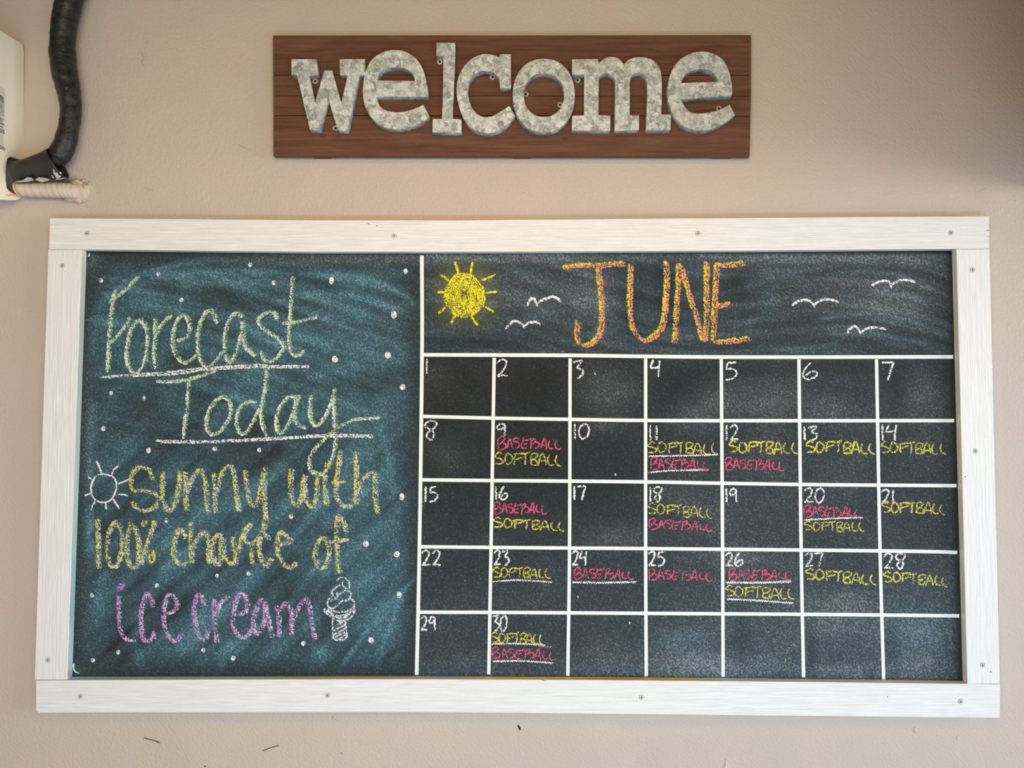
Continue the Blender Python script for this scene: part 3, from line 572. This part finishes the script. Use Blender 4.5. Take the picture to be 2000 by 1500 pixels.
for pts, wd, day in [([(1267,891),(1330,890),(1403,888)],3.6,11),([(1266,923),(1310,919),(1384,918)],3.2,11),([(1571,1015.5),(1630,1012.5),(1685,1011)],3,20),([(963,1136),(1010,1133),(1078,1137)],3,23),([(1118,1137),(1180,1138),(1243,1136.5)],4.6,24),
                ([(960,1258),(1010,1257),(1065,1260)],3.4,30),([(963,1291.5),(1020,1291),(1080,1295)],4,30),([(1418,1138),(1480,1138),(1545,1136)],5.5,26),([(1420,1170),(1480,1173),(1549,1178)],4.5,26)]:
    st = []; n = int((pts[-1][0]-pts[0][0])/2.2); q = catmull(pts, 2)
    zz = [(pts[0][0]+(pts[-1][0]-pts[0][0])*j/n, float(np.interp(j/n, np.linspace(0, 1, len(q)), q[:, 1]))+(wd*.35 if j % 2 else -wd*.35)) for j in range(n+1)]
    draw('chalk_underline', None, [(zz, 2.3, 'wfat')])
draw('chalk_stray_mark', 'faint green stray chalk curve', [(Z(1250,1060,5.357)([(1640,1100),(1600,1065),(1555,1110),(1525,1200),(1525,1300)]), 1.8, 'green')])
for x, y in [(1202,927),(1129,1166),(1230,1217),(1162,730)]: draw('chalk_stray_mark', None, [([(x-.8,y-2),(x+.8,y+2)], 2.2, 'wfat')])
draw('chalk_stray_mark', None, [(Z(60,400,6.667)([(745,640),(770,625),(765,660),(750,665)]), 2.6, 'cone')])
draw('chalk_stray_mark', None, [(Z(40,1200,6.667)([(690,640),(700,730),(760,770)]), 2.6, 'wfat')])
draw('chalk_stray_mark', None, [([(1078,1262.5),(1072,1264),(1052,1262)], 2.4, 'salmon')])

# ------------------------------------------------------------------ welcome sign
D_S0, D_S1, D_L = .0145, .0315, .0585
SG = thing('welcome_sign', tuple(P(1000, 304, 0)), 'brown plank sign with raised galvanized metal letters spelling welcome, above the chalkboard', 'sign')
def plank_mat():
    m = mat('stained_cedar', srgb(104,66,46), .7, 0, .2); k = N(m); oi = k.n('ShaderNodeObjectInfo')
    tc = k.n('ShaderNodeTexCoord'); mp = k.n('ShaderNodeMapping'); mp.inputs['Scale'].default_value = (1, 1, 16); k.l(tc.outputs['Object'], mp.inputs[0])
    ad = k.n('ShaderNodeVectorMath', operation='ADD'); k.l(mp.outputs[0], ad.inputs[0])
    cmb = k.n('ShaderNodeCombineXYZ'); k.l(k.math('MULTIPLY', oi.outputs['Random'], 40), cmb.inputs[0]); k.l(cmb.outputs[0], ad.inputs[1])
    g1 = k.noise(ad.outputs[0], 5, 4, .6, .5); g2 = k.noise(ad.outputs[0], 40, 2, .5); c = k.coords((1, 1, 1.7))
    vo = k.n('ShaderNodeTexVoronoi'); vo.inputs['Scale'].default_value = 7; k.l(c, vo.inputs['Vector'])
    knot = k.rng(vo.outputs['Distance'], .03, .10, 1, 0)
    col = k.ramp(g1, [(.3, srgb(88,58,42)), (.5, srgb(106,72,54)), (.7, srgb(120,84,64))])
    col = k.mix(k.rng(g2, .4, .75, 0, .3), col, srgb(76,50,37)); col = k.mix(k.math('MULTIPLY', knot, .55), col, srgb(52,32,24))
    k.color(col); k.bump(k.math('ADD', g1, g2), .35, .0008); return m
M_PL = plank_mat()
for pts in ([(533,69),(1467,68.4),(1467,146.2),(533.2,145.8)], [(533.2,147),(1467,147.4),(1467,187.2),(533.4,186.6)], [(533.4,187.4),(1467,188),(1466,225.6),(533.6,224.8)], [(533.6,226.4),(1466,227),(1464.5,305.6),(533.8,304.8)]):
    prism_px('plank', pts, D_S0, D_S1, SG, M_PL, .0011)
for a, b in ((611,645), (1001,1036), (1393,1428)):
    prism_px('back_batten', [(a,80),(b,80),(b,307.4),(a,307.4)], .0005, D_S0, SG, M_PL, .0006)
def galv():
    m = mat('galvanized_metal', srgb(176,178,166), .5, .12, .4); k = N(m); c = k.coords(); nz = k.n('ShaderNodeTexNoise'); nz.inputs['Scale'].default_value = 40; k.l(c, nz.inputs['Vector'])
    wv = k.n('ShaderNodeVectorMath', operation='MULTIPLY_ADD'); k.l(nz.outputs['Color'], wv.inputs[0]); wv.inputs[1].default_value = (.035,)*3; k.l(c, wv.inputs[2])
    v = k.n('ShaderNodeTexVoronoi'); v.inputs['Scale'].default_value = 75; k.l(wv.outputs[0], v.inputs['Vector']); v2 = k.n('ShaderNodeTexVoronoi'); v2.inputs['Scale'].default_value = 190; k.l(wv.outputs[0], v2.inputs['Vector'])
    s1 = k.n('ShaderNodeSeparateColor'); k.l(v.outputs['Color'], s1.inputs[0]); s2 = k.n('ShaderNodeSeparateColor'); k.l(v2.outputs['Color'], s2.inputs[0])
    f = k.math('ADD', k.math('MULTIPLY', s1.outputs[0], .6), k.math('MULTIPLY', s2.outputs[0], .4))
    k.color(k.ramp(f, [(.1, srgb(136,141,136)), (.4, srgb(174,179,173)), (.65, srgb(198,202,196)), (.95, srgb(228,231,226))]))
    k.l(k.rng(f, 0, 1, .62, .45), k.b.inputs['Roughness']); k.bump(f, .15, .0006); return m
M_GV = galv(); 
def letter(polys, conv, name, label):
    cu = bpy.data.curves.new('t', 'CURVE'); cu.dimensions = '2D'; cu.fill_mode = 'BOTH'; cu.extrude = (D_L-D_S1)/2-.0008; cu.bevel_depth = .0008; cu.bevel_resolution = 1; cu.offset = -.0008
    for pl in polys:
        p = np.array(conv(pl)); n = len(p); corner = []
        for i in range(n):
            a = p[i]-p[i-1]; b = p[(i+1) % n]-p[i]; an = abs(math.degrees(math.atan2(a[0]*b[1]-a[1]*b[0], a@b))); corner.append(an > 38)
        out = []
        for i in range(n):
            b, c = p[i], p[(i+1) % n]; a = p[i-1] if not corner[i] else 2*b-c; d = p[(i+2) % n] if not corner[(i+1) % n] else 2*c-b
            m_ = 5 if not (corner[i] and corner[(i+1) % n]) else 1
            for t in np.linspace(0, 1, m_, endpoint=False): out.append(.5*((2*b)+(-a+c)*t+(2*a-5*b+4*c-d)*t*t+(-a+3*b-3*c+d)*t**3))
        W3 = P([q[0] for q in out], [q[1] for q in out], D_L); sp = cu.splines.new('POLY'); sp.points.add(len(W3)-1)
        for j, q in enumerate(W3): sp.points[j].co = (q[0], q[2], 0, 1)
        sp.use_cyclic_u = True
    ob = bpy.data.objects.new('t', cu); COL.objects.link(ob); dg = bpy.context.evaluated_depsgraph_get(); me = bpy.data.meshes.new_from_object(ob.evaluated_get(dg))
    bpy.data.objects.remove(ob); rl = rootloc(SG); mid = (D_L+D_S1)/2
    for v in me.vertices: x, y, z = v.co; v.co = (x-rl[0], -mid-z-rl[1], y-rl[2])
    fixn(me); me.materials.clear(); return link(name, me, M_GV, SG, label=label)
LW, L1, L2 = Z(560,80,7.5), Z(520,50,4), Z(1000,50,4)
circ = lambda cx, cy, rx, ry, n=24: [(cx+rx*math.copysign(abs(math.cos(2*math.pi*i/n))**.93, math.cos(2*math.pi*i/n)), cy+ry*math.copysign(abs(math.sin(2*math.pi*i/n))**.93, math.sin(2*math.pi*i/n))) for i in range(n)]
LT = [(LW, [[(68,265),(438,265),(455,495),(322,503),(415,897),(550,430),(665,430),(800,897),(893,503),(778,500),(770,265),(1145,265),(1150,495),(1065,497),(885,1312),(750,1312),(610,855),(475,1305),(340,1305),(150,500),(68,495)]], 'w', [(616,159),(655.5,251)]),
      (L1, [[(1265,552),(1262,500),(1250,430),(1225,345),(1185,275),(1130,225),(1070,198),(1005,190),(940,197),(870,228),(810,285),(770,375),(755,480),(757,560),(775,640),(815,710),(870,765),(930,795),(1000,807),(1080,803),(1160,780),(1225,747),(1278,712),(1228,618),(1180,640),(1120,662),(1050,674),(980,672),(920,655),(880,615),(860,555)],
            [(865,428),(1160,432),(1155,400),(1135,365),(1100,340),(1050,324),(1000,322),(950,330),(905,355),(880,385)]], 'first e', []),
      (L1, [[(1330,133),(1475,133),(1477,200),(1468,430),(1455,727),(1525,730),(1523,833),(1298,833),(1300,728),(1372,728),(1380,500),(1383,240),(1328,235)]], 'l', [(859,121)]),
      (L1, [[(1912,222),(1912,487),(1825,487),(1820,410),(1780,370),(1730,352),(1690,352),(1640,370),(1600,410),(1580,470),(1577,530),(1590,600),(1620,660),(1665,700),(1715,713),(1770,705),(1830,670),(1900,627),(1945,705),(1900,760),(1850,805),(1790,833),(1720,840),(1650,828),(1590,790),(1540,720),(1505,630),(1488,540),(1490,450),(1510,380),(1550,310),(1610,255),(1680,225),(1740,222),(1790,235),(1820,250),(1824,222)]], 'c', [(962,151)]),
      (L2, [circ(248,545,243,288), circ(249,542,156,170)], 'o', [(1027,184),(1093.5,205)]),
      (L2, [[(468,262),(672,260),(677,293),(720,257),(770,243),(820,250),(850,272),(873,303),(905,270),(955,250),(1010,245),(1070,255),(1120,285),(1155,335),(1168,400),(1171,500),(1168,692),(1242,695),(1238,813),(1048,818),(1052,690),(1057,560),(1055,450),(1045,400),(1020,375),(985,367),(945,380),(924,420),(920,500),(920,697),(993,700),(992,812),(803,822),(805,560),(805,440),(790,395),(755,372),(720,375),(690,395),(680,420),(678,500),(676,697),(770,702),(767,818),(468,820),(470,703),(562,700),(565,382),(470,383)]], 'm', [(1128,157)]),
      (L2, [[(1718,548),(1722,500),(1712,420),(1690,340),(1650,270),(1590,225),(1530,205),(1470,202),(1400,215),(1320,260),(1260,330),(1225,420),(1215,500),(1220,590),(1250,680),(1300,750),(1370,798),(1450,817),(1530,813),(1610,785),(1680,745),(1742,700),(1702,615),(1640,650),(1570,672),(1490,685),(1420,682),(1370,655),(1340,615),(1322,576)],
            [(1322,448),(1615,437),(1600,400),(1570,365),(1520,342),(1465,337),(1410,350),(1360,380),(1335,415)]], 'last e', [(1404,212)])]
for conv, polys, ch, tabs in LT:
    lo = letter(polys, conv, 'letter', 'galvanized metal letter, the %s of welcome' % ch)
    for x, y in tabs:
        c = P(x, y, D_S1); V = []; Fc = []; MI = []; n = 18; r = 5.2*PXM
        for rr, h in ((r, 0), (r, .0012), (r*.5, .0012), (r*.5, 0), (r*.5, .0004)): V += [(c[0]+rr*math.cos(2*math.pi*i/n), c[1]-h-.0002, c[2]+rr*math.sin(2*math.pi*i/n)) for i in range(n)]
        for k in range(3): Fc += [(k*n+i, k*n+(i+1) % n, (k+1)*n+(i+1) % n, (k+1)*n+i) for i in range(n)]; MI += [0]*n
        Fc.append(list(range(4*n, 5*n))); MI.append(1)
        me = mesh('mounting_ring', V, Fc, lo); me.polygons.foreach_set('material_index', MI); link('mounting_ring', me, [M_GV, M_BLK], lo)

# ------------------------------------------------------------------ air conditioner at the left edge
X0 = float(P(47, 200, 0.0)[0])
def side(px, py): v = PX(px, py, X0); return (-v[1], v[2])
AC = thing('air_conditioner', (X0-.42, -.1, side(47,388)[1]), 'white wall mounted air conditioner seen from its end, at the left edge', 'air conditioner')
M_AC = mat('aged_white_plastic', srgb(224,218,198), .45, 0, .4); k_ = N(M_AC); c_ = k_.coords(); k_.color(k_.mix(k_.rng(k_.noise(c_, 6, 3), .35, .7), srgb(254,249,230), srgb(248,241,216)))
M_INT = mat('dark_interior', srgb(26,24,22), .9)
p0 = side(39, 83); p1 = side(0, 60); sl = (p1[1]-p0[1])/(p1[0]-p0[0])
topf = (.205, p0[1]+sl*(.19-p0[0])-.012); b0 = side(0, 389.5); 
outer = [side(46.6, 100), side(45, 89), p0, (.185, p0[1]+sl*(.185-p0[0])), topf, (.218, topf[1]-.16), (.214, b0[1]+.09), (.19, b0[1]+.035), (.15, b0[1]+.01), b0, side(20, 391), side(34, 390.5), side(40, 386.5), side(42, 382.5)]
notch = [side(*q) for q in [(33,380.5),(25,377.5),(19,374),(13,368),(11,351),(11.5,335),(12.3,320),(14,310),(19,306.3),(26,307.5),(33,310),(46.4,313)]]
back_low = side(46.4, 383)
poly = outer+notch
def prism_x(name, pl, xa, xb, parent, m, caps=(1, 1), bev=0):
    n = len(pl); V = [(xa, -d, z) for d, z in pl]+[(xb, -d, z) for d, z in pl]
    Fc = [(i, (i+1) % n, (i+1) % n+n, i+n) for i in range(n)]
    if caps[0]: Fc.append(list(range(n)))
    if caps[1]: Fc.append(list(range(2*n-1, n-1, -1)))
    me = mesh(name, V, Fc, parent); fixn(me)
    if bev: bevel(me, bev)
    return link(name, me, m, parent)
prism_x('side_panel', poly, X0, X0-.003, AC, M_AC)
house = outer+[back_low]
prism_x('housing', house, X0-.0032, X0-.84, AC, M_AC, (0, 1))
prism_x('inner_chassis', [(d*.9+.004, z*.97+.03*outer[0][1]*.95) for d, z in house], X0-.06, X0-.8, AC, M_INT)
# rating label printed on the end panel
lab = Z(0,160,9.37)
M_LB = mat('label_paper', srgb(226,220,204), .5); M_INK = mat('label_ink', srgb(70,64,58), .6)
def sideq(rects, off, name, m, parent=AC):
    V = []; Fc = []
    for (d0, z0, d1, z1) in rects:
        b = len(V); V += [(X0+off, -d0, z0), (X0+off, -d1, z0), (X0+off, -d1, z1), (X0+off, -d0, z1)]; Fc.append((b, b+1, b+2, b+3))
    return link(name, mesh(name, V, Fc, parent), m, parent)
e0 = side(*lab([(72,200)])[0]); e1 = side(*lab([(95,1250)])[0])
lb = sideq([(e0[0]-.004, e1[1]-.004, .19, e0[1]+.01)], .0004, 'rating_label', M_LB)
marks = []
for x, y, h in [(55,275,.0035),(60,305,.003),(62,335,.003),(65,365,.003),(40,415,.002),(42,447,.002),(42,478,.002),(42,510,.002),(44,540,.002),(44,572,.002),(40,690,.0025),(70,690,.0015),(45,720,.0025),(74,780,.0035),(45,825,.003),(74,890,.0035),(76,930,.004),(100,1215,.003),(86,1240,.003)]:
    d, z = side(*lab([(x, y)])[0]); r = random.Random(int(x+y)); dd = d
    while dd < .186:
        wd = r.uniform(.002, .007); marks.append((dd, z-h, min(dd+wd, .187), z)); dd += wd+r.uniform(.001, .0025)
c0 = side(*lab([(64,395)])[0]); c1 = side(*lab([(78,640)])[0])
marks += [(c0[0], c1[1], c0[0]+.0011, c0[1]), (c0[0], c0[1]-.0011, .187, c0[1]), (c0[0], c1[1], .187, c1[1]+.0011)]
sideq(marks, .0008, 'label_print', M_INK, lb)['kind'] = 'stuff'

def loft(name, rings, parent, m, sub=5, n=28, lump=0.0, steps=None, cap=(0, 0), thick=0, **kw):
    """rings: (top px, bottom px, centre depth, depth radius) -> tube"""
    arr = np.array([[*a, *b, c, d] for a, b, c, d in rings], float)
    q = []
    for i in range(len(arr)-1):
        a = arr[max(i-1, 0)]; b = arr[i]; c = arr[i+1]; d = arr[min(i+2, len(arr)-1)]
        for t in np.linspace(0, 1, sub, endpoint=False): q.append(.5*((2*b)+(-a+c)*t+(2*a-5*b+4*c-d)*t*t+(-a+3*b-3*c+d)*t**3))
    q.append(arr[-1]); V = []; Fc = []; L = len(q); r = np.random.RandomState(3)
    ph = r.rand(8)*6
    for j, g in enumerate(q):
        T = P(g[0], g[1], g[4]); B = P(g[2], g[3], g[4]); C = (T+B)/2; a = (T-B)/2*(.92 if lump > .02 else 1); sc = 1+(steps(j/(L-1)) if steps else 0)
        for i in range(n):
            th = 2*math.pi*i/n; f = sc*(1+lump*(math.sin(th*3+j*.35+ph[0])*.4+math.sin(th*2-j*.8+ph[1])*.4+math.sin(th*5+j*1.7+ph[2])*.3+math.sin(j*1.1+ph[3])*.4))
            V.append(C+a*math.cos(th)*f+np.array([0, -g[5], 0])*math.sin(th)*f)
    for j in range(L-1): Fc += [(j*n+i, j*n+(i+1) % n, (j+1)*n+(i+1) % n, (j+1)*n+i) for i in range(n)]
    if cap[0]: Fc.append(list(range(n)))
    if cap[1]: Fc.append(list(range((L-1)*n, L*n)))
    me = mesh(name, V, Fc, parent, True); fixn(me)
    o = link(name, me, m, parent, **kw)
    if thick: md = o.modifiers.new('thickness', 'SOLIDIFY'); md.thickness = thick; md.offset = -1
    return o
def tape_mat():
    m = mat('black_pipe_wrap', srgb(28,28,26), .42, 0, .45); k = N(m); c = k.coords((1, 1, 1), (0, math.radians(20), 0)); n = k.noise(c, 60, 4, .6); cs = k.coords((1, 1, 6), (0, math.radians(18), 0)); n2 = k.noise(cs, 26, 3)
    sp = k.rng(k.noise(c, 120, 3, .7), .66, .74); k.color(k.mix(k.math('MULTIPLY', sp, .6), k.ramp(n, [(.35, srgb(15,15,13)), (.7, srgb(44,44,42))]), srgb(120,118,106)))
    k.bump(k.math('ADD', n, k.math('MULTIPLY', n2, .25)), .6, .004); return m
M_TP = tape_mat()
LS = thing('refrigerant_pipe', tuple(P(125, 300, .04)), 'black tape-wrapped pipe rising up the wall from the air conditioner', 'pipe')
saw = lambda per, amp: (lambda t: amp*((t*per) % 1.0))
loft('wrapped_pipe', [((112,-40),(172,-30),.05,.036), ((110,0),(160,2),.05,.035), ((102,38),(150,46),.048,.034), ((99.5,75),(145.5,78),.045,.033), ((97.5,105),(147,106),.043,.033), ((100.5,138),(150.5,142),.042,.034),
      ((108,168),(154.5,164),.042,.033), ((116,196),(157.5,194),.042,.030), ((119,225),(157.5,222),.042,.029), ((115.5,248),(153,252),.044,.028), ((108,270),(148,283),.046,.028), ((96,292),(138,308),.046,.028), ((84,303),(122,326),.046,.027), ((70,306),(98,338),.046,.024)],
     LS, M_TP, 7, 30, .022, saw(9, .05), (1, 1))
M_SL = mat('smooth_black_tape', srgb(44,44,41), .5, 0, .4); k_ = N(M_SL); c_ = k_.coords(); k_.color(k_.ramp(k_.noise(c_, 18, 3), [(.3, srgb(34,34,31)), (.7, srgb(54,53,49))]))
loft('inner_sleeve', [((28,318),(31,357),.054,.024), ((34,317),(36,357),.056,.028), ((48,312),(46,356),.060,.031), ((67,305.5),(72,351),.060,.031)], LS, M_SL, 6, 30, .012, None, (1, 0))
loft('outer_flap', [((64.5,306),(69.5,349),.060,.0335), ((78,301),(90,351),.061,.035), ((97,291),(129.5,347.5),.062,.036)], LS, M_SL, 6, 30, .01, None, (0, 0), .0016, label='flared cut end of the black wrap')
M_TORN = mat('torn_white_tape', srgb(206,196,182), .8)
def flake(pts, dep):
    q = catmull(pts+[pts[0]], 3) if len(pts) > 9 else np.array(pts); V = []
    for off in (.0014, .0002):
        for x, y in q:
            yc = float(np.interp(x, [30, 70, 115], [337, 329, 322])); r_ = float(np.interp(x, [30, 70, 115], [20.5, 23.5, 30])); t = max(-.985, min(.985, (y-yc)/r_))
            V.append(P(x, y, .0600+.0345*math.sqrt(1-t*t)+off))
    n = len(q); me = mesh('torn_edge', V, [list(range(n)), list(range(2*n-1, n-1, -1))]+[(i, (i+1) % n, (i+1) % n+n, i+n) for i in range(n)], LS); fixn(me)
    link('torn_edge', me, M_TORN, LS)
TO = Z(0,290,10.526)
for pl in ([(310,680),(470,650),(560,590),(650,600),(700,660),(560,685),(420,695),(320,698)], [(715,640),(800,590),(920,605),(1030,640),(980,665),(860,690),(780,655)], [(1090,430),(1120,440),(1130,500),(1180,490),(1200,545),(1250,560),(1240,600),(1160,610),(1140,560),(1105,520)],
           [(1055,545),(1085,560),(1112,605),(1095,615),(1062,575)], [(1215,490),(1260,480),(1275,510),(1240,530)], [(1140,625),(1370,598),(1365,606),(1250,632),(1150,645)]):
    flake(TO(pl), .0935)
M_HO = mat('beige_corrugated_plastic', srgb(206,190,174), .5, 0, .4)
HS = thing('drain_hose', tuple(P(100, 384, .03)), 'beige corrugated drain hose running into the wall below the black pipe', 'hose')
rib = lambda t: .07*(1-((t*12.5) % 1.0))*(1 if t < .84 else 0)
loft('corrugated_tube', [((31,357.5),(36,382),.036,.0185), ((50,357.5),(56,384),.034,.019), ((75,357.5),(82,384.5),.032,.0195), ((100,357),(105,385.5),.03,.02), ((120,357.5),(124,386),.028,.02), ((136,358.5),(138,387),.024,.02), ((152,362),(152,388),.018,.018), ((162,366),(160,386),.008,.016)], HS, M_HO, 22, 26, .008, rib, (1, 1))
M_FO = mat('orange_foam', srgb(204,150,84), .9)
loft('foam_ring', [((33.5,356.5),(41,383),.036,.0205), ((36,356.5),(43.5,383.5),.036,.0205)], HS, M_FO, 3, 24, .02, None, (1, 1))
M_ORG = mat('orange_smudge', srgb(232,140,50), .8)
prism_px('foam_scrap', TO([(180,955),(255,915),(270,925),(215,970),(175,978),(120,975)]), .068, .0695, HS, M_ORG)
M_SE = mat('painted_sealant', srgb(204,187,170), .45, 0, .4); k_ = N(M_SE); k_.bump(k_.noise(k_.coords(), 90, 3, .6), .8, .004)
SE = thing('wall_sealant', tuple(P(158, 398, 0)), 'lumpy painted sealant round the hole where the drain hose enters the wall', 'sealant')
blob('sealant_collar', (156,376), 21, 21, .003, .022, M_SE, SE, 4, .10)
blob('sealant_lump', (148,386), 19, 12, .004, .016, M_SE, SE, 8, .14)
blob('sealant_lump', (150,361), 16, 9, .004, .018, M_SE, SE, 12, .2)
blob('sealant_lump', (170,372), 9, 15, .002, .016, M_SE, SE, 15, .2)
for i, (x, y, r) in enumerate([(173,388,5),(176,365,5),(162,354,5),(176,390,2.2),(172,403,2)]): blob('sealant_lump', (x, y), r, r, .0005, .005, M_SE, SE, i+20, .2, 8)
